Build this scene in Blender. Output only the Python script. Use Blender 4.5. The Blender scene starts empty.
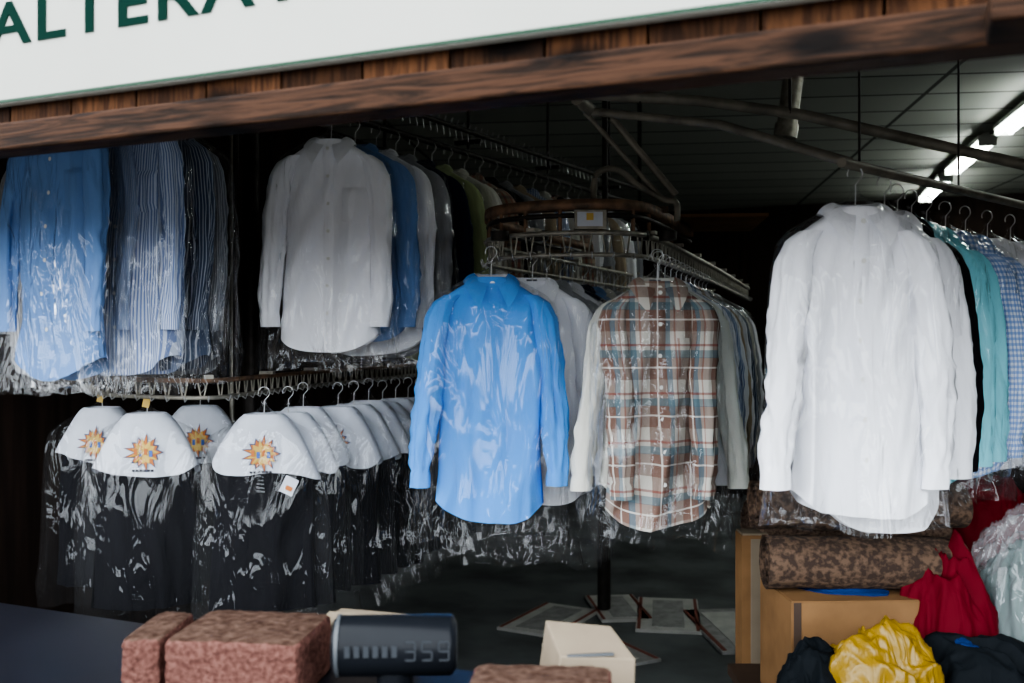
import bpy, math, random
from mathutils import Vector, Matrix, noise
random.seed(7)
A = math.radians(23.3)
CZ = 1.6
FP = 1024*35/36.0
F = Vector((-math.sin(A), math.cos(A), 0)); R = Vector((math.cos(A), math.sin(A), 0))
def WZ(px, d, z):
    """unprojection helper: image pixel column + estimated depth + height -> place in the shop"""
    v = F*d + R*((px-512)/FP*d); v.z = z; return v

# ---------------------------------------------------------------- materials
def newmat(name):
    m = bpy.data.materials.new(name); m.use_nodes = True
    nt = m.node_tree; nt.nodes.clear()
    out = nt.nodes.new('ShaderNodeOutputMaterial')
    return m, nt, out
def N(nt, t, **kw):
    n = nt.nodes.new(t)
    for k, v in kw.items():
        if k in n.inputs: n.inputs[k].default_value = v
        else: setattr(n, k, v)
    return n
def C(c): return (c[0], c[1], c[2], 1)
def simple(name, col, rough=.6, metal=0, var=.25, scale=12, bump=.15, col2=None, detail=6, stretch=(1,1,1), bdist=.01, spec=.3, coat=0, p0=.35, p1=.62):
    m, nt, out = newmat(name); L = nt.links.new
    b = N(nt, 'ShaderNodeBsdfPrincipled'); b.inputs['Roughness'].default_value = rough
    b.inputs['Metallic'].default_value = metal
    b.inputs['Specular IOR Level'].default_value = spec
    b.inputs['Coat Weight'].default_value = coat
    tc = N(nt, 'ShaderNodeTexCoord'); mp = N(nt, 'ShaderNodeMapping'); mp.inputs['Scale'].default_value = stretch
    L(tc.outputs['Object'], mp.inputs['Vector'])
    ns = N(nt, 'ShaderNodeTexNoise'); ns.inputs['Scale'].default_value = scale; ns.inputs['Detail'].default_value = detail
    L(mp.outputs[0], ns.inputs['Vector'])
    r = N(nt, 'ShaderNodeValToRGB')
    c2 = col2 if col2 else tuple(max(0, x*(1-var)) for x in col)
    r.color_ramp.elements[0].color = C(c2); r.color_ramp.elements[0].position = p0
    r.color_ramp.elements[1].color = C(col); r.color_ramp.elements[1].position = p1
    L(ns.outputs['Fac'], r.inputs['Fac']); L(r.outputs[0], b.inputs['Base Color'])
    if bump:
        bp = N(nt, 'ShaderNodeBump'); bp.inputs['Strength'].default_value = bump; bp.inputs['Distance'].default_value = bdist
        L(ns.outputs['Fac'], bp.inputs['Height']); L(bp.outputs[0], b.inputs['Normal'])
    L(b.outputs[0], out.inputs[0])
    return m

def band(nt, src, freq, duty, phase=0.0):
    """1 inside repeating band"""
    L = nt.links.new
    a = N(nt, 'ShaderNodeMath', operation='MULTIPLY_ADD'); a.inputs[1].default_value = freq; a.inputs[2].default_value = phase+100
    L(src, a.inputs[0])
    f = N(nt, 'ShaderNodeMath', operation='FRACT'); L(a.outputs[0], f.inputs[0])
    c = N(nt, 'ShaderNodeMath', operation='LESS_THAN'); c.inputs[1].default_value = duty
    L(f.outputs[0], c.inputs[0]); return c.outputs[0]
_cl = {}
def cloth(name, base, lines=(), rough=.75, bs=.4):
    """lines: (axis 'u'/'v', freq, duty, phase, colour, strength)"""
    if name in _cl: return _cl[name]
    m, nt, out = newmat('fabric_'+name); L = nt.links.new
    b = N(nt, 'ShaderNodeBsdfPrincipled'); b.inputs['Roughness'].default_value = rough
    b.inputs['Specular IOR Level'].default_value = .08 if rough > .6 else .5
    uv = N(nt, 'ShaderNodeUVMap'); uv.uv_map = 'UVMap'
    sp = N(nt, 'ShaderNodeSeparateXYZ'); L(uv.outputs[0], sp.inputs[0])
    cur = N(nt, 'ShaderNodeRGB'); cur.outputs[0].default_value = C(base); cur = cur.outputs[0]
    for ax, fr, du, ph, col, st in lines:
        k = band(nt, sp.outputs[0 if ax == 'u' else 1], fr, du, ph)
        ml = N(nt, 'ShaderNodeMath', operation='MULTIPLY'); ml.inputs[1].default_value = st; L(k, ml.inputs[0])
        mx = N(nt, 'ShaderNodeMix', data_type='RGBA'); L(ml.outputs[0], mx.inputs[0]); L(cur, mx.inputs[6]); mx.inputs[7].default_value = C(col)
        cur = mx.outputs[2]
    L(cur, b.inputs['Base Color'])
    tc = N(nt, 'ShaderNodeTexCoord'); mp = N(nt, 'ShaderNodeMapping'); mp.inputs['Scale'].default_value = (1, 1, .34); mp.inputs['Rotation'].default_value = (0, .15, 0)
    L(tc.outputs['Object'], mp.inputs[0])
    ns = N(nt, 'ShaderNodeTexNoise'); ns.inputs['Scale'].default_value = 16; ns.inputs['Detail'].default_value = 3; ns.inputs['Distortion'].default_value = .6
    L(mp.outputs[0], ns.inputs['Vector'])
    sb = N(nt, 'ShaderNodeMath', operation='SUBTRACT'); sb.inputs[1].default_value = .5; L(ns.outputs['Fac'], sb.inputs[0])
    ab = N(nt, 'ShaderNodeMath', operation='ABSOLUTE'); L(sb.outputs[0], ab.inputs[0])
    bp = N(nt, 'ShaderNodeBump'); bp.inputs['Strength'].default_value = bs; bp.inputs['Distance'].default_value = .022
    L(ab.outputs[0], bp.inputs['Height']); L(bp.outputs[0], b.inputs['Normal'])
    L(b.outputs[0], out.inputs[0])
    _cl[name] = m; return m

def plastic_mat(name='clear_plastic_film', haze=.008):
    m, nt, out = newmat(name); L = nt.links.new
    tc = N(nt, 'ShaderNodeTexCoord'); mp = N(nt, 'ShaderNodeMapping'); mp.inputs['Scale'].default_value = (1, 1, .24)
    mp.inputs['Rotation'].default_value = (0, .45, 0)
    L(tc.outputs['Object'], mp.inputs[0])
    ns = N(nt, 'ShaderNodeTexNoise'); ns.inputs['Scale'].default_value = 14; ns.inputs['Detail'].default_value = 2.2; ns.inputs['Distortion'].default_value = 1.1
    L(mp.outputs[0], ns.inputs['Vector'])
    sb = N(nt, 'ShaderNodeMath', operation='SUBTRACT'); sb.inputs[1].default_value = .5; L(ns.outputs['Fac'], sb.inputs[0])
    ab = N(nt, 'ShaderNodeMath', operation='ABSOLUTE'); L(sb.outputs[0], ab.inputs[0])
    bp = N(nt, 'ShaderNodeBump'); bp.inputs['Strength'].default_value = 1.0; bp.inputs['Distance'].default_value = .045
    L(ab.outputs[0], bp.inputs['Height'])
    g = N(nt, 'ShaderNodeBsdfGlossy'); g.inputs['Roughness'].default_value = .055; g.inputs['Color'].default_value = (1, 1, 1, 1)
    L(bp.outputs[0], g.inputs['Normal'])
    t = N(nt, 'ShaderNodeBsdfTransparent'); t.inputs[0].default_value = (.985, .985, .985, 1)
    lw = N(nt, 'ShaderNodeLayerWeight'); lw.inputs['Blend'].default_value = .5; L(bp.outputs[0], lw.inputs['Normal'])
    pw = N(nt, 'ShaderNodeMath', operation='POWER'); pw.inputs[1].default_value = 3.0; L(lw.outputs['Facing'], pw.inputs[0])
    fm = N(nt, 'ShaderNodeMath', operation='MULTIPLY_ADD'); fm.inputs[1].default_value = .45; fm.inputs[2].default_value = .024; fm.use_clamp = True
    L(pw.outputs[0], fm.inputs[0])
    d = N(nt, 'ShaderNodeBsdfDiffuse'); d.inputs[0].default_value = (.9, .92, .95, 1); L(bp.outputs[0], d.inputs['Normal'])
    m1 = N(nt, 'ShaderNodeMixShader'); m1.inputs[0].default_value = haze
    L(t.outputs[0], m1.inputs[1]); L(d.outputs[0], m1.inputs[2])
    m2 = N(nt, 'ShaderNodeMixShader'); L(fm.outputs[0], m2.inputs[0]); L(m1.outputs[0], m2.inputs[1]); L(g.outputs[0], m2.inputs[2])
    L(m2.outputs[0], out.inputs[0]); return m

M_PL = plastic_mat()
M_PL2 = plastic_mat('milky_plastic_film', .12)
M_WIRE = simple('hanger_wire', (.6,.6,.6), .35, .8, .2, 40, 0)
M_RUST = simple('rusty_steel', (.24,.14,.085), .65, .3, .5, 25, .3, col2=(.10,.07,.05))
M_STEEL = simple('dull_zinc_steel', (.36,.34,.29), .5, .6, .4, 30, .2)
M_PIPE = simple('dusty_pipe', (.24,.22,.18), .55, .3, .45, 14, .2)
M_DARK = simple('dark_metal', (.035,.03,.027), .5, .5, .4, 20, .2)
M_BTN = simple('shirt_button', (.75,.75,.72), .3, 0, .1, 20, 0)
M_WHITEP = simple('white_paper', (.54,.57,.63), .8, 0, .05, 30, .1)
M_CARD = simple('cardboard', (.20,.11,.05), .85, 0, .25, 9, .15, spec=.1)
M_CARD2 = simple('pale_cardboard', (.20,.16,.115), .85, 0, .15, 9, .1, spec=.1)

# ---------------------------------------------------------------- mesh builder
class MB:
    def __init__(s): s.v=[]; s.f=[]; s.m=[]; s.uv=[]; s.mats=[]
    def mi(s, mat):
        if mat not in s.mats: s.mats.append(mat)
        return s.mats.index(mat)
    def grid(s, P, mat, closed=False, UV=None):
        mi = s.mi(mat); b = len(s.v); nr = len(P); nc = len(P[0])
        for i, r in enumerate(P):
            for j, p in enumerate(r):
                s.v.append(tuple(p))
        def uvf(i, j):
            if UV: return UV[i][j]
            return (s.v[b+i*nc+(j % nc)][0], s.v[b+i*nc+(j % nc)][2])
        for i in range(nr-1):
            for j in range(nc if closed else nc-1):
                k = (j+1) % nc
                s.f.append((b+i*nc+j, b+i*nc+k, b+(i+1)*nc+k, b+(i+1)*nc+j)); s.m.append(mi)
                kk = j+1 if (UV and len(UV[0]) > nc) else k
                s.uv += [uvf(i,j), uvf(i,kk), uvf(i+1,kk), uvf(i+1,j)]
    def poly(s, pts, mat):
        mi = s.mi(mat); b = len(s.v)
        s.v += [tuple(p) for p in pts]; s.f.append(tuple(range(b, b+len(pts)))); s.m.append(mi)
        s.uv += [(p[0], p[2]) for p in pts]
    def box(s, c, d, mat, rot=None):
        x, y, z = [q/2 for q in d]
        P = [Vector(q) for q in ((-x,-y,-z),(x,-y,-z),(x,y,-z),(-x,y,-z),(-x,-y,z),(x,-y,z),(x,y,z),(-x,y,z))]
        if rot is not None: P = [rot @ p for p in P]
        P = [p+Vector(c) for p in P]
        for q in ((0,1,5,4),(1,2,6,5),(2,3,7,6),(3,0,4,7),(4,5,6,7),(3,2,1,0)):
            s.poly([P[k] for k in q], mat)
    def tube(s, pts, r, mat, n=8, r2=None, cap=True, ang=0):
        pts = [Vector(p) for p in pts]; rows = []
        for i, p in enumerate(pts):
            t = (pts[min(i+1, len(pts)-1)]-pts[max(i-1, 0)]).normalized()
            up = Vector((0,0,1)) if abs(t.z) < .95 else Vector((0,1,0))
            a = t.cross(up).normalized(); bb = a.cross(t).normalized()
            rr = r[i] if isinstance(r, (list, tuple)) else r
            ry = (r2[i] if isinstance(r2, (list, tuple)) else r2) if r2 else rr
            rows.append([p + a*rr*math.cos(2*math.pi*k/n+ang) + bb*ry*math.sin(2*math.pi*k/n+ang) for k in range(n)])
        s.grid(rows, mat, closed=True)
        if cap: s.poly(rows[0][::-1], mat); s.poly(rows[-1], mat)
    def make(s, name, loc=(0,0,0), rz=0, smooth=True, scale=(1,1,1), bevel=0):
        me = bpy.data.meshes.new(name); me.from_pydata(s.v, [], s.f)
        for mt in s.mats: me.materials.append(mt)
        me.polygons.foreach_set('material_index', s.m)
        me.polygons.foreach_set('use_smooth', [smooth]*len(s.f))
        ul = me.uv_layers.new(name='UVMap')
        flat = [c for q in s.uv for c in q]
        ul.data.foreach_set('uv', flat)
        me.update()
        o = bpy.data.objects.new(name, me); bpy.context.collection.objects.link(o)
        o.location = loc; o.rotation_euler = (0, 0, rz); o.scale = scale
        if bevel:
            bm = o.modifiers.new('bevel', 'BEVEL'); bm.width = bevel; bm.segments = 2; bm.limit_method = 'ANGLE'
            w = o.modifiers.new('weld', 'WELD'); w.merge_threshold = .0002
            o.modifiers.move(1, 0)
        return o

def lerpkeys(keys, t):
    for a, b in zip(keys, keys[1:]):
        if t <= b[0]:
            f = (t-a[0])/(b[0]-a[0]) if b[0] > a[0] else 0
            return [a[i]+(b[i]-a[i])*f for i in range(1, len(a))]
    return list(keys[-1][1:])
def catmull(pts, n=8):
    pts = [Vector(p) for p in pts]; out = []
    for i in range(len(pts)-1):
        p0 = pts[max(i-1,0)]; p1 = pts[i]; p2 = pts[i+1]; p3 = pts[min(i+2, len(pts)-1)]
        for k in range(n):
            t = k/n
            out.append(.5*((2*p1)+(p2-p0)*t+(2*p0-5*p1+4*p2-p3)*t*t+(3*p1-p0-3*p2+p3)*t**3))
    out.append(pts[-1]); return out
def se(c, e): return math.copysign(abs(c)**e, c)
nz = lambda x, y, z: noise.noise(Vector((x, y, z)))

# ---------------------------------------------------------------- garments
ZN = -.10
def garment(name, mat, loc, yaw=0, L=.74, Wd=1.0, T=1.0, seed=0, sleeve='long', front=True, collar=True,
            bag=True, bagfull=False, baglen=None, cape=False, res=1.0, swing=0, bagw=1.0, inner=None,
            sl=(.0,.0), tail=True, fold=1.0, slx=1.0, flare=.0):
    mb = MB(); rnd = random.Random(seed*13+5)
    sx = seed*7.31
    keys = [(0,.056,.048),(.010,.072,.050),(.035,.118,.048),(.062,.163,.044),(.080,.184,.044),(.12,.186,.052),(.25,.178,.068),(.4,.172,.078),(.6,.178,.084),(L,.186,.088)]
    if cape: keys = [(0,.045,.04),(.03,.075,.05),(.08,.125,.052),(.13,.158,.056),(.2,.182,.062),(.4,.186,.075),(L,.196,.085)]
    lean = rnd.uniform(-1, 1)
    def bp(th, dz, off=0.0):
        w, h = lerpkeys(keys, dz); w = (w+flare*dz)*Wd+off; h = h*T+off
        x = w*se(math.cos(th), .72); y = h*se(math.sin(th), .72)
        am = min(1, max(0, (dz-.06)/.30))
        sd_ = 3 if y > 0 else 0
        f1 = .16-abs(nz(x*9/(1+.5*dz)+sx+lean*dz*1.2, dz*.7+sd_, sx*.7+2))
        f0 = nz(x*5+sx, dz*1.2+sd_, sx+6)
        f2 = .12-abs(nz(x*17+sx+dz*9*lean, dz*4+x*6, sx+9+sd_))
        d = (f1*.095*am + f0*.035*am + f2*.022*min(1, max(0, (dz-.03)/.1)))*fold
        y += d*(-1 if y < 0 else 1)*min(1, T+.2)
        x += nz(y*8+sx, dz*2.2, sx+4)*am*.014*fold + swing*dz
        z = ZN - dz
        if tail:
            k = max(0, (dz/L-.78)/.22)
            z += k*(.06*(abs(math.cos(th))**2.2) - .012) + nz(x*6, sx, 1.5)*.02*k
        return Vector((x, y, z))
    nr = int(48*res)+6; nc = int(84*res)+8
    P = []; UV = []
    for i in range(nr):
        t = i/(nr-1); dz = L*(t**1.25)
        row = []; uvr = []
        for j in range(nc):
            th = 2*math.pi*j/nc - math.pi
            row.append(bp(th, dz))
        w = lerpkeys(keys, dz)[0]
        for j in range(nc+1):
            th = 2*math.pi*j/nc - math.pi
            u = w*se(math.cos(th), .72)
            if math.sin(th) > 1e-4: u = (.8-u)
            uvr.append((u, -dz))
        P.append(row); UV.append(uvr)
    mb.grid(P, mat, True, UV)
    # sleeves
    if sleeve:
        for sd, ex in ((-1, sl[0]), (1, sl[1])):
            ks = [(0,.130,-.055,.028,.028),(.04,.160,-.078,.036,.034),(.10,.180,-.125,.043,.040),(.3,.200,-.26,.044,.038),(.6,.212,-.43,.040,.034),(.85,.214,-.56,.036,.031),(.925,.212,-.598,.030,.028),(.93,.212,-.600,.034,.031),(1,.210,-.645,.034,.030)]
            n1 = int(44*res)+6; n2 = int(26*res)+6; P = []; UV = []
            ph = rnd.uniform(0, 6); hang = rnd.uniform(.0, .018)
            for i in range(n1):
                t = i/(n1-1); x0, z0, rx, ry = lerpkeys(ks, t)
                yb = -.02*T - .03*t*T
                cx = sd*x0*Wd*(1-(1-slx)*min(1,t*3)) + sd*(ex-hang)*t*t + nz(t*2.5+ph, sx, 2)*.012*t + swing*(-z0)
                cy = yb + nz(t*2+ph, 5, sx)*.02*t - (.03 if slx < .9 else .012)*min(1, t*2)
                row = []; uvr = []
                for j in range(n2):
                    a = 2*math.pi*j/n2
                    q = 1 + (.9*(.15-abs(nz(math.cos(a)*1.5+ph, math.sin(a)*1.5, z0*2.2+sx))) + .45*(.15-abs(nz(math.cos(a)*2.2+ph, math.sin(a)*2.2, z0*13+math.cos(a)*1.4+sx))))*(.4 if t > .93 else min(1,.3+t*1.4))*fold
                    row.append(Vector((cx+rx*q*math.cos(a), cy+ry*max(T,.6)*q*math.sin(a), ZN+z0)))
                for j in range(n2+1):
                    a = 2*math.pi*j/n2
                    uvr.append((sd*.2+ .05*a, z0))
                P.append(row); UV.append(uvr)
            mb.grid(P, mat, True, UV)
    if front:
        P = []; UV = []
        for i in range(nr):
            dz = .03+(L-.035)*i/(nr-1); w = lerpkeys(keys, dz)[0]*Wd
            row = []; uvr = []
            for j in range(5):
                x = (-.5+j/4)*.036
                c = min(.99, abs(x)/w)**(1/.72); th = -math.acos(math.copysign(c, x))
                p = bp(th, dz); p.y -= .007 if 0 < j < 4 else .001
                row.append(p); uvr.append((x, -dz))
            P.append(row); UV.append(uvr)
        mb.grid(P, mat, False, UV)
        for k in range(7):
            p = bp(-math.pi/2, .035+k*(L-.12)/6.5)
            p.y -= .0095
            mb.poly([p+Vector((.0065*math.cos(a*.785), 0, .0065*math.sin(a*.785))) for a in range(8)], M_BTN)
        if collar:
            P = []; UV = []
            for i in range(8):
                dz = .17+.115*i/7; w = lerpkeys(keys, dz)[0]*Wd
                row = []; uvr = []
                for j in range(8):
                    x = .05+.09*j/7
                    c = min(.99, abs(x)/w)**(1/.72); th = -math.acos(c)
                    p = bp(th, dz + (.012*(1-abs(j-3.5)/3.5) if i == 7 else 0)); p.y -= .008 if 0 < j < 7 and 0 < i < 7 else .001
                    row.append(p); uvr.append((x, -dz))
                P.append(row); UV.append(uvr)
            mb.grid(P, mat, False, UV)
    if collar:
        nA = 32; P = []
        for i in range(4):
            row = []
            for j in range(nA):
                a = 2*math.pi*j/nA
                fr = max(0, -math.sin(a))
                row.append(Vector((.052*math.cos(a), .050*math.sin(a)*T, ZN-.014+.028*i/3 - .034*fr*i/3)))
            P.append(row)
        mb.grid(P, inner or mat, True)
        P = []
        gap = .24
        for i in range(6):
            t = i/5; row = []
            for j in range(nA+1):
                q = j/nA; a = -math.pi/2+gap*(1+t*.5) + (2*math.pi-2*gap*(1+t*.5))*q
                fr = max(0, -math.sin(a))**2
                r = .055 + .034*t + .004*math.sin(math.pi*t)
                drop = (.028+.070*fr**2)*t
                yy = r*.86*math.sin(a)*T - .034*t*fr
                row.append(Vector((r*(1+.42*fr*t)*math.cos(a), yy, ZN+.014-.034*fr-drop+.004*math.sin(math.pi*t))))
            P.append(row)
        mb.grid(P, mat)
        if front:
            mb.box((0, .035*T, ZN+.000), (.035,.003,.016), M_LABEL)
    if cape:
        P = []
        cw = lambda dz: (.060+.140*min(1.2, max(0, dz)/.20)**.66)*Wd/.95
        skew = rnd.uniform(-.03, .03)
        for i in range(16):
            t = i/15; row = []
            for j in range(72):
                th = 2*math.pi*j/72
                lim = .188 + skew*math.cos(th) - .014*abs(math.cos(th))**8 + .012*math.sin(3*th+sx)
                dz = .002+lim*t
                h = lerpkeys(keys, dz)[1]
                x = cw(dz)*se(math.cos(th), .72); y = (h*T*.9+.026)*se(math.sin(th), .8)
                y += (nz(x*12+sx, dz*4, sx)*.026+nz(x*25+sx, dz*9, sx)*.010)*t
                row.append(Vector((x, y, ZN+.014-dz*1.02 + .012*nz(x*10, y*5, sx)*t)))
            P.append(row)
        mb.grid(P, M_WHITEP, True)
        def fy(x, dz):
            h = lerpkeys(keys, dz)[1]*T*.9+.026
            c = min(.99, abs(x)/cw(dz))**(1/.72); y = -h*abs(math.sin(math.acos(c)))**.8
            t = min(1, dz/.19)
            return y + (nz(x*12+sx, dz*4, sx)*.026+nz(x*25+sx, dz*9, sx)*.010)*t - .004
        cx0, cz0 = .004, .112
        for rr, mt, of, np_ in ((.058, M_NAV, .003, 13), (.051, M_ORG, .0045, 13), (.043, M_YEL, .006, 11)):
            c_ = Vector((cx0, fy(cx0, cz0)-of-.002, ZN-cz0)); ring = []
            for k in range(np_*2):
                a = math.pi*k/np_; r_ = rr*(1.0 if k % 2 == 0 else .60)*(1+.15*math.sin(k*2.3))
                x = cx0+r_*math.cos(a)*1.05; dz = cz0-r_*math.sin(a)
                ring.append(Vector((x, fy(x, max(.03, dz))-of, ZN-dz)))
            for k in range(len(ring)): mb.poly([c_, ring[k], ring[(k+1) % len(ring)]], mt)
        for k in range(4):
            x = -.023+.016*k; dz = cz0+(.003 if k % 2 else -.003)
            mb.box((x, fy(x, dz)-.009, ZN-dz), (.010,.002,.020), M_BLU if k % 2 else M_ORG)
        for k in range(6):
            x = -.03+.012*k; mb.box((x, fy(x, .170)-.003, ZN-.170), (.008,.002,.007), M_INK)
        if seed == 63:
            mb.box((.090, fy(.07, .19)-.012, ZN-.212), (.044,.002,.055), M_WHITEP, Matrix.Rotation(.45, 3, 'Y'))
            mb.box((.090, fy(.07, .19)-.014, ZN-.220), (.022,.002,.014), M_ORG, Matrix.Rotation(.45, 3, 'Y'))
        if seed in (60, 61):
            mb.box((.0, -.012, ZN+.045), (.022,.002,.03), M_YEL, Matrix.Rotation(.2, 3, 'Y'))
    # hanger
    hook = [Vector((.018*math.cos(a), 0, -.02+.018*math.sin(a))) for a in [math.radians(200-20*k) for k in range(13)]]
    hook = hook + [Vector((.002,0,-.045)), Vector((0,0,-.11))]
    mb.tube(hook, .0018, M_WIRE, 6)
    mb.tube([(0,0,-.105),(.09*Wd,0,-.15),(.15*Wd,0,-.19),(0,0,-.195),(-.15*Wd,0,-.19),(-.09*Wd,0,-.15),(0,0,-.105)], .0016, M_WIRE, 5)
    # bag
    if bag:
        bl = baglen or L+.10
        kb = [(0,.014,.012),(.015,.010,.010),(.03,.022,.016),(.05,.070,.052),(.075,.122,.064),(.105,.184,.072),(.135,.218,.082),(.2,.234,.097),(.45,.258,.116),(.8,.270,.126),(1.3,.24,.11)]
        n1 = int(60*res)+8; n2 = int((92 if bagfull else 56)*res)+8; P = []
        a0, a1 = (-math.pi, math.pi) if bagfull else (-math.pi*1.08, math.pi*.08)
        for i in range(n1):
            t = i/(n1-1); dz = bl*t
            w, h = lerpkeys(kb, dz); w *= Wd*bagw; h *= (T*.75+.25)
            row = []
            for j in range(n2):
                q = j/(n2-1) if not bagfull else j/n2
                a = a0+(a1-a0)*q
                x = w*se(math.cos(a), .75); y = h*se(math.sin(a), .75)
                am = min(1, dz/.15)
                k = nz(x*7+sx, dz*2+y*2, sx+1)*.04 + (.12-abs(nz(x*15+dz*7*lean+sx, dz*4-x*4, sx+y*5)))*.040
                k *= am*(1+.9*max(0, t-.8)/.2)
                row.append(Vector((x*(1+k*1.2)+swing*dz*.9, y-abs(math.sin(a))*k*(1 if y < 0 else -1), -.045-dz + (nz(x*9, sx, y*5)*.055 if i == n1-1 else 0))))
            P.append(row)
        mb.grid(P, M_PL, bagfull)
    return mb.make(name, loc, math.radians(yaw))

M_LABEL = simple('collar_label', (.15,.16,.2), .7, 0, .1, 30, 0)
M_ORG = simple('logo_orange', (.46,.15,.04), .6, 0, .1, 30, 0)
M_YEL = simple('logo_yellow', (.56,.38,.10), .6, 0, .1, 30, 0)
M_BLU = simple('logo_blue', (.05,.12,.40), .6, 0, .1, 30, 0)
M_NAV = simple('logo_navy', (.06,.08,.16), .6, 0, .1, 30, 0)
M_INK = simple('logo_ink', (.03,.03,.04), .6, 0, .1, 30, 0)

white = cloth('white_cotton', (.87,.88,.92))
ltblue = cloth('light_blue_cotton', (.16,.29,.56))
blue = cloth('sky_blue_oxford', (.085,.30,.74))
bluestr = cloth('blue_white_stripe', (.50,.57,.70), [('u',90,.5,0,(.08,.14,.34),.8)])
bluestr2 = cloth('pale_blue_stripe', (.28,.37,.56), [('u',130,.35,0,(.65,.68,.75),.5)])
navystr = cloth('navy_pinstripe', (.07,.095,.15), [('u',75,.28,0,(.50,.55,.62),.75)])
greystr = cloth('grey_stripe', (.18,.20,.24), [('u',85,.35,0,(.50,.53,.56),.65)])
aqua = cloth('aqua_cotton', (.25,.65,.74))
gingham = cloth('blue_gingham', (.74,.80,.90), [('u',62,.5,0,(.10,.25,.62),.6),('v',62,.5,0,(.10,.25,.62),.6)])
plaid = cloth('madras_plaid', (.56,.53,.47), [('u',8.0,.46,.30,(.13,.050,.030),.68),('v',7.0,.46,.05,(.14,.055,.035),.60),
     ('u',8.0,.16,.86,(.05,.12,.17),.66),('v',7.0,.16,.60,(.05,.13,.17),.62),('u',8.0,.035,.08,(.80,.77,.70),.6),('v',7.0,.035,.82,(.80,.77,.70),.6),('v',7.0,.05,.36,(.22,.03,.02),.6),('u',8.0,.05,.60,(.22,.04,.02),.5)])
redplaid = cloth('red_tan_plaid', (.40,.32,.24), [('u',30,.4,0,(.34,.08,.06),.6),('v',30,.4,0,(.12,.11,.13),.5)])
black = cloth('black_twill', (.005,.005,.007))
navy = cloth('navy_twill', (.015,.02,.045))
cream = cloth('cream_cotton', (.72,.71,.64))
sage = cloth('sage_cotton', (.42,.50,.26))
tan = cloth('tan_cotton', (.42,.34,.24))
grey = cloth('grey_cotton', (.32,.33,.35))

# --- upper left bundle of shirts
for i, (px, d, m, yaw, s, zz) in enumerate([(62,2.98,ltblue,-4,.92,2.375),(98,3.12,bluestr2,-10,.92,2.38),(134,3.04,bluestr,-2,.90,2.38),(160,3.17,navystr,4,.92,2.38),(172,3.32,greystr,2,1.0,2.38),(56,3.30,grey,0,.98,2.37),(116,3.45,navy,0,1.0,2.37)]):
    garment('bagged_dress_shirt', m, WZ(px, d, zz), yaw, L=.77, T=.65, seed=i+1, bagfull=(i < 1), fold=1.2, Wd=s, baglen=.88)
# --- white shirt at the head of the long rail
RL0 = WZ(331, 3.45, 2.395); RL1 = WZ(576, 5.1, 2.395); dirL = (RL1-RL0)/(RL1-RL0).length
garment('bagged_dress_shirt', white, RL0, 20, L=.73, T=.9, seed=21, bagfull=True, baglen=.83, Wd=.92)
cols = [ltblue, white, grey, navy, sage, cream, redplaid, black, grey, tan, bluestr, cream, redplaid, white, grey, tan, white, grey]
for i, m in enumerate(cols):
    t = .13+i*.120
    garment('bagged_dress_shirt', m, RL0+dirL*t, 20+random.uniform(-9,9), L=.71+random.uniform(-.03,.07), T=.45, seed=30+i, res=.7, Wd=.96+random.uniform(-.04,.05), baglen=.84, sleeve='long')
# --- work uniforms on the lower conveyor
ZU = 1.455
U = [(102,3.54,10),(147,3.26,24),(200,3.62,20),(264,3.22,20),(288,3.34,12),(303,3.46,16)]
for k in range(11):
    d = 3.58+.12*k; x = -.80+.315*(d-3.22); U.append((512+FP*(x+.06)/d, d, 18+random.uniform(-12,12)))
for i, (px, d, yaw) in enumerate(U):
    garment('bagged_work_uniform', black, WZ(px, d, ZU+(0 if i < 4 else random.uniform(-.012,.006))), yaw+8, L=.62, T=.6, Wd=.86 if i < 4 else .86+random.uniform(-.07,.03), seed=60+i, cape=True, collar=False, front=False, sleeve=None,
            res=.9 if i < 5 else .65, baglen=.73, bagfull=(i in (1,3)), bagw=1.0, tail=False)
# --- centre conveyor shirts
garment('bagged_dress_shirt', blue, WZ(491,3.12,1.900), 30, L=.75, T=.95, seed=90, front=False, bagfull=True, baglen=.90, Wd=.91, fold=1.25, sl=(.035,.02), inner=white)
for i, m in enumerate([white, grey, white, navy, ltblue, cream, grey, white, black]):
    d = 3.32+.14*i; x = .0+.36*(d-3.3)
    garment('bagged_dress_shirt', m, WZ(512+FP*x/d+18, d, 1.90), 22+random.uniform(-6,6), L=.74, T=.45, seed=100+i, res=.65, baglen=1.0 if i < 3 else .85, Wd=.92)
garment('bagged_plaid_shirt', plaid, WZ(657,3.0,1.880), 26, L=.73, T=.9, seed=120, bagfull=True, baglen=.82, Wd=.84, inner=cream, slx=.74)
for i, m in enumerate([cream, white, bluestr, white, tan, white, navystr, cream, grey, white, black]):
    d = 3.13+.11*i; x = .450+.33*(d-3.1)
    garment('bagged_dress_shirt', m, WZ(512+FP*x/d, d, 1.885), (30 if i == 0 else 24)+random.uniform(-5,5), L=.68, T=.45, seed=130+i, res=.8 if i < 3 else .65, baglen=.80, sl=(.06,.04) if i == 0 else (0,0), Wd=.98)
# --- right rail
RR0 = WZ(855,2.32,2.010)
garment('bagged_dress_shirt', white, RR0, 26, L=.71, T=.85, seed=151, bagfull=True, baglen=.79, Wd=.83, sl=(.045,.0), fold=1.45)
for i, (px, d, m) in enumerate([(884,2.45,white),(897,2.58,black),(911,2.68,aqua),(926,2.79,aqua),(945,2.90,gingham),(965,3.0,gingham),(987,3.1,white),(1010,3.2,white),(1035,3.3,ltblue),(1060,3.4,white)]):
    garment('bagged_dress_shirt', m, WZ(px, d, 2.010), 30+random.uniform(-5,5), L=.69 if i != 0 else .765, T=.5, seed=160+i, res=.8, baglen=.78, Wd=.92 if i > 1 else .82)

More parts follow.
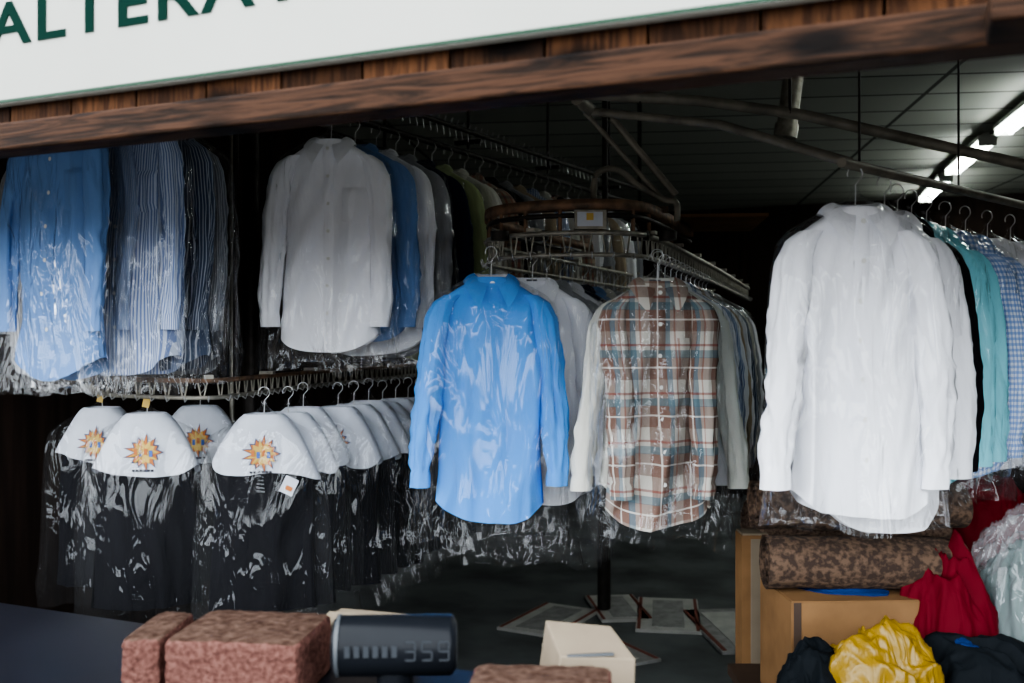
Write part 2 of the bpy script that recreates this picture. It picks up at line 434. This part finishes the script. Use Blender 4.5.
# ---------------------------------------------------------------- conveyors
def conveyor(name, path, z, h=.055, step=.032, topmat=None):
    mb = MB(); pts = [Vector((p.x, p.y, 0)) for p in catmull(path, 10)]
    up = Vector((0,0,1))
    tm = topmat or M_STEEL
    mb.tube([p+up*z for p in pts], .016, tm, 4, r2=.010, ang=math.pi/4)
    mb.tube([p+up*(z-h) for p in pts], .012, M_STEEL, 4, r2=.009, ang=math.pi/4)
    acc = 0; k = 0
    for a, b in zip(pts, pts[1:]):
        l = (b-a).length; t = (step-acc)
        while t < l:
            p = a+(b-a)*(t/l); dr = (b-a).normalized()
            mb.tube([p+up*z, p+up*(z-h)+dr*(.012 if k % 2 else -.012)], .003, M_STEEL, 5)
            if k % 2 == 0:
                nrm = dr.cross(up)
                mb.tube([p+up*(z-h), p+nrm*.02+up*(z-h-.012), p+nrm*.028+up*(z-h+.006)], .0022, M_WIRE, 5)
            if k % 14 == 0:
                nrm = dr.cross(up); mb.box(p+up*(z+.012)+nrm*.0, (.03,.05,.012), M_STEEL, Matrix.Rotation(math.atan2(dr.y, dr.x), 3, 'Z'))
            t += step; k += 1
        acc = l-(t-step)
    return mb
# lower-left conveyor
pth = [WZ(84,4.6,0), WZ(92,3.7,0), WZ(106,3.40,0), WZ(140,3.26,0), WZ(205,3.18,0), WZ(240,3.36,0), WZ(300,3.95,0), WZ(385,4.9,0), WZ(425,5.6,0)]
mb = conveyor('c', pth, 1.475, .055, topmat=M_RUST)
for px, d in ((236,3.45),(385,4.9)):
    p = WZ(px, d, 0); mb.tube([(p.x,p.y,1.46),(p.x,p.y,3.0)], .010, M_DARK, 8)
mb.make('garment_conveyor')
# centre conveyor
pth = [WZ(712,6.9,0), WZ(590,4.6,0), WZ(505,3.75,0), WZ(489,3.45,0), WZ(508,3.27,0), WZ(560,3.17,0), WZ(625,3.17,0), WZ(655,3.35,0), WZ(690,4.0,0), WZ(722,5.0,0), WZ(748,6.5,0)]
mb = conveyor('c', pth, 1.945, .07)
pts = [Vector((p.x, p.y, 0)) for p in catmull(pth[1:-2], 10)]
mb.tube([p+Vector((0,0,2.035)) for p in pts], .02, M_RUST, 4, r2=.022, ang=math.pi/4)
mb.tube([p+Vector((0,0,2.0)) for p in pts], .009, M_DARK, 6)
for k in range(4, len(pts)-1, 6):
    p = pts[k]; mb.tube([p+Vector((0,0,1.94)), p+Vector((0,0,2.03))], .007, M_RUST, 6)
mb.tube([WZ(490,3.45,2.05), WZ(590,3.4,2.06), WZ(668,3.4,2.05)], .012, M_RUST, 8)
mb.tube([WZ(560,3.17,2.05), WZ(605,3.9,2.06)], .012, M_DARK, 8)
rot = Matrix.Rotation(A, 3, 'Z')
mb.box(WZ(590,3.16,1.985), (.10,.05,.06), M_STEEL, rot)
mb.box(WZ(590,3.128,1.985), (.08,.004,.045), M_WHITEP, rot)
mb.box(WZ(590,3.122,1.992), (.022,.004,.022), M_YEL, rot)
for px in (500,540,640,668):
    p = WZ(px,3.25,1.93); mb.tube([p, p+Vector((0,0,.03))], .03, M_DARK, 12)
mb.tube(catmull([WZ(594,3.25,2.02),WZ(594,3.25,2.11),WZ(600,3.25,2.155),WZ(618,3.25,2.16),WZ(640,3.28,2.11),WZ(664,3.3,2.07),WZ(676,3.3,2.06),WZ(677,3.3,2.0)], 6), .011, M_PIPE, 10)
mb.tube([WZ(664,3.3,2.065), WZ(585,3.3,2.36)], .009, M_PIPE, 8)
mb.tube([WZ(676,3.3,2.085), WZ(612,3.3,2.34)], .012, M_PIPE, 8)
mb.tube([WZ(605,3.9,2.06), WZ(605,3.9,3.0)], .012, M_DARK, 8)
mb.tube([WZ(604,5.9,0), WZ(604,5.9,2.2)], .04, M_DARK, 12)
mb.make('garment_conveyor')
mb = MB(); mb.box((0,0,0), (.34,.5,.012), M_CARD); mb.make('cardboard_sheet', WZ(715,3.9,2.064), .3, False)

# rails and pipes
mb = MB()
mb.tube([RL0-dirL*.15, RL1+dirL*1.0], .012, M_DARK, 10)
mb.tube([RL0-dirL*.15+Vector((.09,0,.06)), RL1+dirL*1.0+Vector((.09,0,.06))], .010, M_DARK, 10)
for t in (.1, .8, 1.5, 2.2):
    p = RL0+dirL*t; mb.tube([p+Vector((.05,0,0)), (p.x+.05,p.y,3.0)], .007, M_DARK, 6); mb.box(p+Vector((.05,0,.03)), (.12,.02,.015), M_DARK)
for i in range(46):   # empty hooks
    p = RL0+dirL*(i*.045+.03)
    mb.tube([p+Vector((0.09,0,.09)), p+Vector((.075,0,.06)), p+Vector((.08,0,.02))], .0025, M_WIRE, 5)
mb.make('hanging_rail')
mb = MB()
a, b = WZ(-60,3.0,2.365), WZ(215,3.35,2.365)
mb.tube([a, b], .012, M_DARK, 8)
for p in (a*.8+b*.2, b): mb.tube([p, (p.x,p.y,3.0)], .009, M_DARK, 6)
mb.make('hanging_rail')
mb = MB()
RRd = (WZ(1024,3.0,2.010)-RR0)
mb.tube([RR0-RRd*.06, RR0+RRd*2.0], .012, M_PIPE, 10)
for t in (.02, .55, 1.1):
    p = RR0+RRd*t; mb.tube([p, (p.x,p.y,3.0)], .003, M_DARK, 6)
mb.make('hanging_rail')
mb = MB()
mb.tube([WZ(574,2.95,2.335), WZ(700,3.0,2.325), WZ(800,2.98,2.28), WZ(1040,2.9,2.105)], .017, M_PIPE, 12)
mb.tube([WZ(590,3.05,2.305), WZ(720,2.8,2.21), WZ(850,2.45,2.04)], .013, M_PIPE, 12)
mb.tube([WZ(577,2.95,2.32), WZ(590,3.05,2.31)], .02, M_PIPE, 10)
p = WZ(640,2.97,2.31); mb.tube([p, (p.x,p.y,3.0)], .004, M_DARK, 6)
p = WZ(790,2.97,2.28); mb.tube([p, (p.x,p.y,3.0)], .005, M_DARK, 6)
mb.make('overhead_pipe')
mb = MB(); mb.tube([WZ(786,4.4,2.52), WZ(800,4.4,3.0)], .045, M_STEEL, 14); mb.tube([WZ(785,4.4,2.50), WZ(787,4.4,2.56)], .052, M_STEEL, 14)
mb.make('vent_pipe')
mb = MB(); p = WZ(232,3.72,0); mb.tube([(p.x,p.y,0),(p.x,p.y,3)], .009, M_STEEL, 8); mb.make('support_pole')
mb = MB(); p = WZ(251,3.9,0); mb.tube([(p.x,p.y,0),(p.x,p.y,3)], .032, M_DARK, 12); mb.make('support_pole')

# ---------------------------------------------------------------- room shell
def plainbox(name, lo, hi, mat, bevel=0):
    mb = MB(); mb.box([(a+b)/2 for a, b in zip(lo, hi)], [b-a for a, b in zip(lo, hi)], mat)
    return mb.make(name, smooth=False, bevel=bevel)
M_WALL = simple('dark_panelling', (.026,.016,.012), .8, 0, .5, 3, .2, stretch=(6,6,.5), spec=.15)
M_FLOOR = simple('worn_concrete', (.12,.13,.13), .7, 0, .5, 2.5, .15)
X0, X1, Y0, Y1, H = -3.7, 2.9, 1.38, 10.5, 3.0
plainbox('floor', (X0-.1, -1.5, -.1), (X1+.1, Y1+.1, 0), M_FLOOR)
plainbox('wall_left', (X0-.1, Y0, 0), (X0, Y1, H), M_WALL)
plainbox('wall_right', (X1, Y0, 0), (X1+.1, Y1, H), M_WALL)
plainbox('wall_back', (X0, Y1, 0), (X1, Y1+.1, H), M_WALL)
m, nt, out = newmat('ceiling_panels'); L_ = nt.links.new
b = N(nt, 'ShaderNodeBsdfPrincipled'); b.inputs['Roughness'].default_value = .7; b.inputs['Specular IOR Level'].default_value = .2
tc = N(nt, 'ShaderNodeTexCoord'); mp = N(nt, 'ShaderNodeMapping'); mp.inputs['Rotation'].default_value = (0,0,math.radians(-16)); L_(tc.outputs['Object'], mp.inputs[0])
br = N(nt, 'ShaderNodeTexBrick'); br.inputs['Scale'].default_value = 1; br.inputs['Brick Width'].default_value = 1.6; br.inputs['Row Height'].default_value = .42
br.inputs['Mortar Size'].default_value = .014; br.offset = 0
br.inputs['Color1'].default_value = (.50,.52,.46,1); br.inputs['Color2'].default_value = (.42,.44,.39,1); br.inputs['Mortar'].default_value = (.07,.07,.06,1)
L_(mp.outputs[0], br.inputs[0]); L_(br.outputs[0], b.inputs[0]); L_(b.outputs[0], out.inputs[0])
plainbox('ceiling', (X0-.1, Y0, H), (X1+.1, Y1+.1, H+.1), m)
plainbox('wall_front', (X0, 1.42, 2.0), (X1, 1.47, H), M_WALL)
plainbox('wall_front_lower', (X0, 1.34, 0), (X1, 1.42, .955), M_WALL)

# facade cladding boards, beam, sign
def woodmat(name, c1, c2, axis):
    m, nt, out = newmat(name); L = nt.links.new
    b = N(nt, 'ShaderNodeBsdfPrincipled'); b.inputs['Roughness'].default_value = .7; b.inputs['Specular IOR Level'].default_value = .08
    tc = N(nt, 'ShaderNodeTexCoord'); mp = N(nt, 'ShaderNodeMapping')
    mp.inputs['Scale'].default_value = (1.6,8,26) if axis == 'x' else (22,8,1.5)
    L(tc.outputs['Object'], mp.inputs[0])
    ns = N(nt, 'ShaderNodeTexNoise'); ns.inputs['Scale'].default_value = 2.6; ns.inputs['Detail'].default_value = 10; ns.inputs['Roughness'].default_value = .65; ns.inputs['Distortion'].default_value = 1.8
    L(mp.outputs[0], ns.inputs[0])
    vr = N(nt, 'ShaderNodeTexVoronoi'); vr.inputs['Scale'].default_value = 1.0
    mp2 = N(nt, 'ShaderNodeMapping'); mp2.inputs['Scale'].default_value = (5.0,3,14); L(tc.outputs['Object'], mp2.inputs[0]); L(mp2.outputs[0], vr.inputs[0])
    r2 = N(nt, 'ShaderNodeValToRGB'); r2.color_ramp.elements[0].color = (.08,.08,.08,1); r2.color_ramp.elements[0].position = .14
    r2.color_ramp.elements[1].color = (1,1,1,1); r2.color_ramp.elements[1].position = .36; L(vr.outputs['Distance'], r2.inputs[0])
    r = N(nt, 'ShaderNodeValToRGB'); r.color_ramp.elements[0].color = C(c2); r.color_ramp.elements[0].position = .42; r.color_ramp.elements[1].color = C(c1); r.color_ramp.elements[1].position = .58
    L(ns.outputs['Fac'], r.inputs[0])
    mx = N(nt, 'ShaderNodeMix', data_type='RGBA', blend_type='MULTIPLY'); mx.inputs[0].default_value = 1
    L(r.outputs[0], mx.inputs[6]); L(r2.outputs[0], mx.inputs[7]); L(mx.outputs[2], b.inputs[0])
    bp = N(nt, 'ShaderNodeBump'); bp.inputs['Strength'].default_value = .6; bp.inputs['Distance'].default_value = .004
    L(ns.outputs['Fac'], bp.inputs['Height']); L(bp.outputs[0], b.inputs['Normal'])
    L(b.outputs[0], out.inputs[0]); return m
M_BEAM = woodmat('stained_beam', (.042,.020,.011), (.010,.0055,.0035), 'x')
WV = [woodmat('stained_board_%d'%i, (.085*k,.037*k,.016*k), (.030*k,.013*k,.0065*k), 'z') for i, k in enumerate((1.1,.5,.8))]
mb = MB(); x = X0; i = 0
while x < X1:
    mb.box((x+.0775, 1.395, 2.27), (.153,.03,.58), WV[(i*7+i//3) % 3]); x += .158; i += 1
mb.make('wood_cladding', smooth=False)
mb = MB(); mb.box(((X0+X1)/2, 1.38, 1.988), (X1-X0, .07, .052), M_BEAM); mb.make('wood_beam', smooth=False, bevel=.005)
p = WZ(1012, 1.16, 1.985); mb = MB(); mb.box((0,.02,0), (.05,.14,.045), M_BEAM); mb.make('wood_bracket', p, 0, False, bevel=.004)
M_SIGN = simple('sign_enamel', (.37,.37,.335), .6, 0, .08, 2, .03, spec=.1)
M_SIGNE = simple('sign_edge', (.02,.05,.03), .5, 0, .1, 9, 0, spec=.1)
M_GREEN = simple('sign_green_paint', (.003,.018,.013), .8, 0, .1, 20, 0, spec=0.02)
sign = bpy.data.objects.new('shop_sign', None); bpy.context.collection.objects.link(sign); sign.location = (-.6,1.360,2.4)
mb = MB(); mb.box((0,0,0), (5.2,.02,.70), M_SIGN); o = mb.make('sign_board', smooth=False); o.parent = sign
mb = MB(); mb.box((0,-.003,-.346), (5.2,.022,.005), M_SIGNE); o = mb.make('sign_border', smooth=False); o.parent = sign
cu = bpy.data.curves.new('sign_letters', 'FONT'); cu.body = 'ALTERATIONS'; cu.size = .115; cu.extrude = .001; cu.offset = .0020; cu.space_character = 1.14
cu.materials.append(M_GREEN)
o = bpy.data.objects.new('sign_letters', cu); bpy.context.collection.objects.link(o); o.parent = sign
o.location = (-1.665+.6, -.0115, 2.160-2.4); o.rotation_euler = (math.pi/2,0,0); o.scale = (1.38,1,1)

# ---------------------------------------------------------------- counter and things on it
M_CTOP = simple('dark_counter_laminate', (.008,.008,.011), .35, 0, .3, 5, .03, spec=.12)
plainbox('counter', (X0+.02, 1.18, .955), (X1-.02, 1.64, 1.0), M_CTOP, .005)
M_BRK = simple('worn_brick', (.11,.052,.042), .95, 0, .4, 110, .8, col2=(.060,.026,.021), bdist=.006, p0=.38, p1=.62, spec=.05)
M_BRKT = simple('brown_brick_top', (.080,.050,.037), .9, 0, .4, 60, .8, col2=(.032,.017,.012), bdist=.006, p0=.38, p1=.70, spec=.05)
def brick(px, d, w, dp, h, rz=0, z0=1.0, seed=0):
    """worn masonry block: rounded, chipped, subdivided surface"""
    mb = MB(); n = 22
    def f(u, v, ax, sg):
        q = [0,0,0]; o_ = [k for k in range(3) if k != ax]
        q[ax] = sg; q[o_[0]] = u; q[o_[1]] = v
        x, y, z = q
        r = 1-.03*(abs(x)**10*abs(y)**10+abs(y)**10*abs(z)**10+abs(x)**10*abs(z)**10)
        c = nz(x*w*60+seed, y*dp*60, z*h*60)*.0032 + nz(x*w*14+seed, y*dp*14, z*h*14)*.002
        return Vector((x*w/2*r+c, y*dp/2*r+c, (z*h/2*r)+h/2+c*.7))
    for ax in range(3):
        for sg in (-1,1):
            P = [[f(-1+2*i/n, -1+2*j/n, ax, sg) for j in range(n+1)] for i in range(n+1)]
            mb.grid(P, M_BRKT if (ax == 2 and sg == 1) else M_BRK)
    return mb.make('brick', WZ(px, d, z0), A+rz, True)
brick(252,1.74,.232,.20,.104,-.12, seed=1)
brick(160,1.78,.066,.18,.094,-.02, seed=4)
brick(540,1.47,.21,.15,.100,-.1, seed=7)
brick(672,1.44,.17,.12,.082,.1, seed=9)
mb = MB()
M_BLK = simple('glossy_black_plastic', (.006,.007,.009), .3, 0, .2, 10, 0, spec=.10)
M_GRYP = simple('grey_plastic', (.05,.055,.06), .4, 0, .1, 10, 0)
prof = [(-.102,.030),(-.100,.042),(-.094,.047),(-.09,.049),(.09,.049),(.096,.046),(.102,.036)]
rows = [[Vector((x, r_*math.cos(2*math.pi*k/28), r_*math.sin(2*math.pi*k/28))) for k in range(28)] for x, r_ in prof]
mb.grid(rows, M_BLK, True); mb.poly(rows[0][::-1], M_GRYP); mb.poly(rows[-1], M_GRYP)
mb.tube([(-.094,0,0),(-.088,0,0)], .0505, M_GRYP, 28)
mb.tube([(0,0,-.04),(0,0,-.09)], .03, M_BLK, 16); mb.box((0,0,-.090), (.12,.09,.012), M_BLK)
SEG = {'3':'abcdg','5':'acdfg','9':'abcdfg','0':'abcdef'}
M_DIG = simple('display_digits', (.024,.027,.031), .5, 0, .05, 10, 0, spec=.1)
for k, ch in enumerate('359'):
    cx = .028+.027*k
    for sgm in SEG[ch]:
        q = {'a':(0,1,1),'g':(0,0,1),'d':(0,-1,1),'b':(1,.5,0),'c':(1,-.5,0),'f':(-1,.5,0),'e':(-1,-.5,0)}[sgm]
        z = q[1]*.014+.004; y = -math.sqrt(.0495**2-z*z)
        mb.box((cx+q[0]*.008, y-.0008, z), (.015,.002,.003) if q[2] else (.003,.002,.013), M_DIG)
for k in range(6):
    z = .004; y = -math.sqrt(.0495**2-z*z); mb.box((-.072+.015*k, y-.0008, z), (.009,.002,.018), M_DIG)
mb.make('customer_display', WZ(395,1.64,1.100), A+.03, True)
mb = MB()
P = [(-.07,-.06,0),(.07,-.06,0),(.07,.06,0),(-.07,.06,0),(-.05,-.05,.085),(.075,-.05,.075),(.06,.055,.10),(-.055,.055,.115)]
for q in ((0,1,5,4),(1,2,6,5),(2,3,7,6),(3,0,4,7),(4,5,6,7),(3,2,1,0)): mb.poly([P[k] for k in q], M_CARD2)
mb.box((0,-.045,.083), (.08,.010,.005), M_GRYP)
mb.make('receipt_printer', WZ(584,1.66,1.008), A+.15, False, bevel=.012)
mb = MB(); mb.box((0,0,.045), (.16,.10,.075), M_CARD2); mb.box((0,-.03,.085), (.15,.045,.004), M_CARD2, Matrix.Rotation(.25,3,'X')); mb.make('cardboard_box', WZ(368,1.86,1.0), A-.3, False)
mb = MB(); mb.box((0,0,.03), (.10,.07,.06), M_CARD); mb.make('small_carton', WZ(735,1.46,1.0), A+.3, False, bevel=.004)

# ---------------------------------------------------------------- right hand pile
M_TBL = simple('work_table_wood', (.05,.03,.02), .6, 0, .3, 8, .1)
def table(name, px, d, w, dp, z):
    mb = MB(); mb.box((0,0,z-.015), (w,dp,.03), M_TBL)
    for sx_ in (-1,1):
        for sy in (-1,1): mb.box((sx_*(w/2-.04), sy*(dp/2-.04), (z-.03)/2), (.05,.05,z-.03), M_TBL)
    mb.box((0,dp/2-.04,z-.08),(w-.1,.02,.09),M_TBL)
    return mb.make(name, WZ(px,d,0), A, False)
table('work_table', 960, 2.68, 1.10, .70, .62)
table('work_table', 930, 3.36, 1.05, .55, .90)
M_CARPET = simple('patterned_carpet', (.10,.062,.040), .95, 0, .5, 60, .6, col2=(.034,.021,.015), detail=2, p0=.42, p1=.60)
M_CARPET2 = simple('brown_carpet_backing', (.13,.085,.06), .95, 0, .4, 90, .5, col2=(.05,.03,.02))
def roll(name, loc, ln, r, rz, mat, seed):
    mb = MB(); rows = []
    nn = 90
    for side in range(25):
        x = -ln/2+ln*side/24; row = []
        for k in range(nn):
            a = k/nn*3.2*2*math.pi; rr = r*(.35+.65*k/nn)*(1+.16*nz(math.cos(a)*.9+seed, x*7+math.sin(a), seed))
            row.append(Vector((x+ .012*nz(k*.1,seed,x*.1), rr*math.cos(a), rr*math.sin(a)*.90)))
        rows.append(row)
    mb.grid(rows, mat); mb.tube([(-ln/2+.01,0,0),(ln/2-.01,0,0)], r*.86, mat, 20, r2=r*.78)
    return mb.make(name, loc, rz)
roll('carpet_roll', WZ(862,2.70,1.002), .52, .088, A-.06, M_CARPET, 1)
roll('carpet_roll', WZ(858,2.86,1.130), .60, .082, A+.03, M_CARPET, 5)
roll('carpet_roll', WZ(845,3.22,1.000), .62, .105, A+.08, M_CARPET2, 2)
roll('carpet_roll', WZ(860,3.42,1.005), .60, .10, A+.02, M_CARPET, 3)
mb = MB(); w, dp, h, t = .40,.28,.30,.006
mb.box((0,-dp/2,h/2),(w,t,h),M_CARD); mb.box((0,dp/2,h/2),(w,t,h),M_CARD); mb.box((-w/2,0,h/2),(t,dp,h),M_CARD); mb.box((w/2,0,h/2),(t,dp,h),M_CARD)
mb.box((0,0,.004),(w,dp,t),M_CARD); mb.box((0,-dp/2+.07,h),(w,.14,t),M_CARD); mb.box((0,dp/2-.07,h),(w,.14,t),M_CARD)
mb.box((-w/2+.012,-dp/2-.003,h/2),(.02,.003,h),M_TBL)
mb.make('cardboard_box', WZ(848,2.74,.62), A+.04, False)
mb = MB(); mb.box((0,0,.5),(.085,.09,1.0),M_CARD); mb.box((0,0,1.003),(.08,.085,.006),M_CARD2); mb.box((0,-.046,.5),(.03,.002,.98),M_CARD2); mb.make('tall_carton', WZ(752,3.12,0), A, False, bevel=.004)

def heap(name, loc, rx, ry, h, mat, seed, res=60, rz=0, ridg=1.0, tilt=0.0):
    mb = MB(); P = []
    for i in range(res):
        t = i/(res-1); row = []
        for j in range(res*2):
            a = 2*math.pi*j/(res*2)
            r_ = math.sin(t*math.pi/2)**.8; z = math.cos(t*math.pi/2)**.9
            x = r_*math.cos(a); y = r_*math.sin(a)
            wv = nz(x*1.3+seed, y*1.3, z*1.3)*1.2
            q = 1+.24*nz(x*1.5+seed, y*1.5, z*1.5)+ridg*.20*(.3-abs(nz(x*2.2+seed+wv, y*2.2+wv, seed*2.+z*1.6)))+.06*ridg*(.3-abs(nz(x*6+wv,y*6+seed,z*4)))
            row.append(Vector((x*rx*q+tilt*z*h, y*ry*q, max(0, z*h*q))))
        P.append(row)
    mb.grid(P, mat, True)
    return mb.make(name, loc, rz)
yel = cloth('yellow_nylon', (.24,.14,.008), rough=.4, bs=1.0); red = cloth('red_nylon', (.10,.003,.009), rough=.7); dk = cloth('dark_jersey', (.006,.008,.010)); bl = cloth('royal_blue_jersey', (.008,.025,.10)); dr = cloth('dark_red_jersey', (.09,.003,.007))
heap('yellow_laundry_bag', WZ(876,2.44,.62), .16,.13,.255, yel, 3, ridg=1.8)
heap('dark_garment_heap', WZ(814,2.46,.62), .10,.12,.22, dk, 6)
heap('dark_garment_heap', WZ(985,2.46,.62), .21,.13,.225, dk, 8)
heap('red_laundry_bag', WZ(950,2.64,.62), .135,.12,.40, red, 11, ridg=1.3, tilt=-.04)
heap('blue_garment_heap', WZ(962,2.48,.80), .055,.055,.06, bl, 13)
heap('blue_garment_heap', WZ(838,2.72,.922), .12,.06,.020, bl, 15)
heap('red_garment_heap', WZ(975,3.25,.90), .16,.14,.27, dr, 17)
heap('plastic_wrapped_garments', WZ(1024,2.72,.62), .15,.17,.44, M_PL2, 19, ridg=1.6)
heap('folded_garments', WZ(1022,2.72,.62), .12,.14,.36, cloth('pale_grey_knit', (.12,.18,.17)), 19, ridg=1.6)

# loose mats and papers on the floor
M_GR1 = simple('grey_mat', (.30,.30,.29), .8, 0, .3, 20, .1); M_GR2 = simple('pale_mat', (.46,.46,.43), .8, 0, .2, 10, .1); M_RB = simple('mat_binding', (.20,.07,.05), .8, 0, .2, 10, 0)
def mat_(px, d, w, l, rz, m1):
    mb = MB(); mb.box((0,0,.008),(w,l,.016),m1)
    for s_ in (-1,1): mb.box((s_*w*.45,0,.018),(w*.05,l*.96,.004),M_RB)
    mb.box((0,0,.018),(w*.5,l*.8,.004),M_GR1 if m1 is M_GR2 else M_GR2)
    mb.make('floor_mat', WZ(px,d,0), A+rz, False)
mat_(550,5.7,.36,.6,-.5,M_GR2); mat_(618,5.95,.30,.55,.1,M_GR2); mat_(668,5.8,.36,.7,-.15,M_GR2); mat_(600,5.1,.4,.5,.5,M_GR1); mat_(735,5.5,.4,.8,.1,M_GR1)

# ---------------------------------------------------------------- fluorescent lights
m, nt, out = newmat('fluorescent_tube'); e = N(nt, 'ShaderNodeEmission'); e.inputs[0].default_value = (.93,1,.95,1); e.inputs[1].default_value = 34; nt.links.new(e.outputs[0], out.inputs[0]); M_TUBE = m
M_FIX = simple('fixture_white', (.6,.62,.58), .5, 0, .1, 10, 0)
for k, (pa, da, pb, db) in enumerate([(1060,5.2,1003,6.3),(988,6.6,952,7.8),(946,8.1,925,9.3),(1330,3.4,1180,4.4)]):  # last fixture is out of view, added to brighten the ceiling and garments
    a = WZ(pa,da,2.90); b = WZ(pb,db,2.90); mid = (a+b)/2; dv = b-a; rz = math.atan2(dv.y, dv.x)
    mb = MB(); ln = dv.length
    mb.box((0,0,.055),(ln,.12,.03),M_FIX); mb.box((0,0,.085),(ln*.9,.05,.03),M_FIX)
    for s_ in (-1,1):
        mb.tube([(-ln/2+.03,s_*.035,.02),(ln/2-.03,s_*.035,.02)], .016, M_TUBE, 12)
        mb.box((s_*(ln/2-.015),0,.025),(.03,.11,.05),M_FIX)
    mb.make('fluorescent_light', mid, rz, False)

# ---------------------------------------------------------------- daylight (overcast sky over a darker street), camera
w = bpy.data.worlds.new('World'); bpy.context.scene.world = w; w.use_nodes = True
nt = w.node_tree; bg = nt.nodes['Background']
tc = N(nt, 'ShaderNodeTexCoord'); sp = N(nt, 'ShaderNodeSeparateXYZ'); nt.links.new(tc.outputs['Generated'], sp.inputs[0])
r = N(nt, 'ShaderNodeValToRGB'); e = r.color_ramp.elements
e[0].position = .48; e[0].color = (.08,.076,.072,1); e[1].position = .55; e[1].color = (.88,.94,1,1)
mr = N(nt, 'ShaderNodeMapRange'); mr.inputs[1].default_value = -1; mr.inputs[2].default_value = 1
nt.links.new(sp.outputs[2], mr.inputs[0]); nt.links.new(mr.outputs[0], r.inputs[0]); nt.links.new(r.outputs[0], bg.inputs[0])
bg.inputs[1].default_value = 9.2
try: bpy.context.scene.view_settings.look = 'AgX - Medium High Contrast'
except Exception: pass
cam = bpy.data.cameras.new('camera'); co = bpy.data.objects.new('camera', cam); bpy.context.collection.objects.link(co)
co.location = (0,0,CZ); co.rotation_euler = (math.pi/2, 0, A); cam.lens = 35; cam.sensor_width = 36
cam.dof.use_dof = True; cam.dof.focus_distance = 3.0; cam.dof.aperture_fstop = 3.4
bpy.context.scene.camera = co
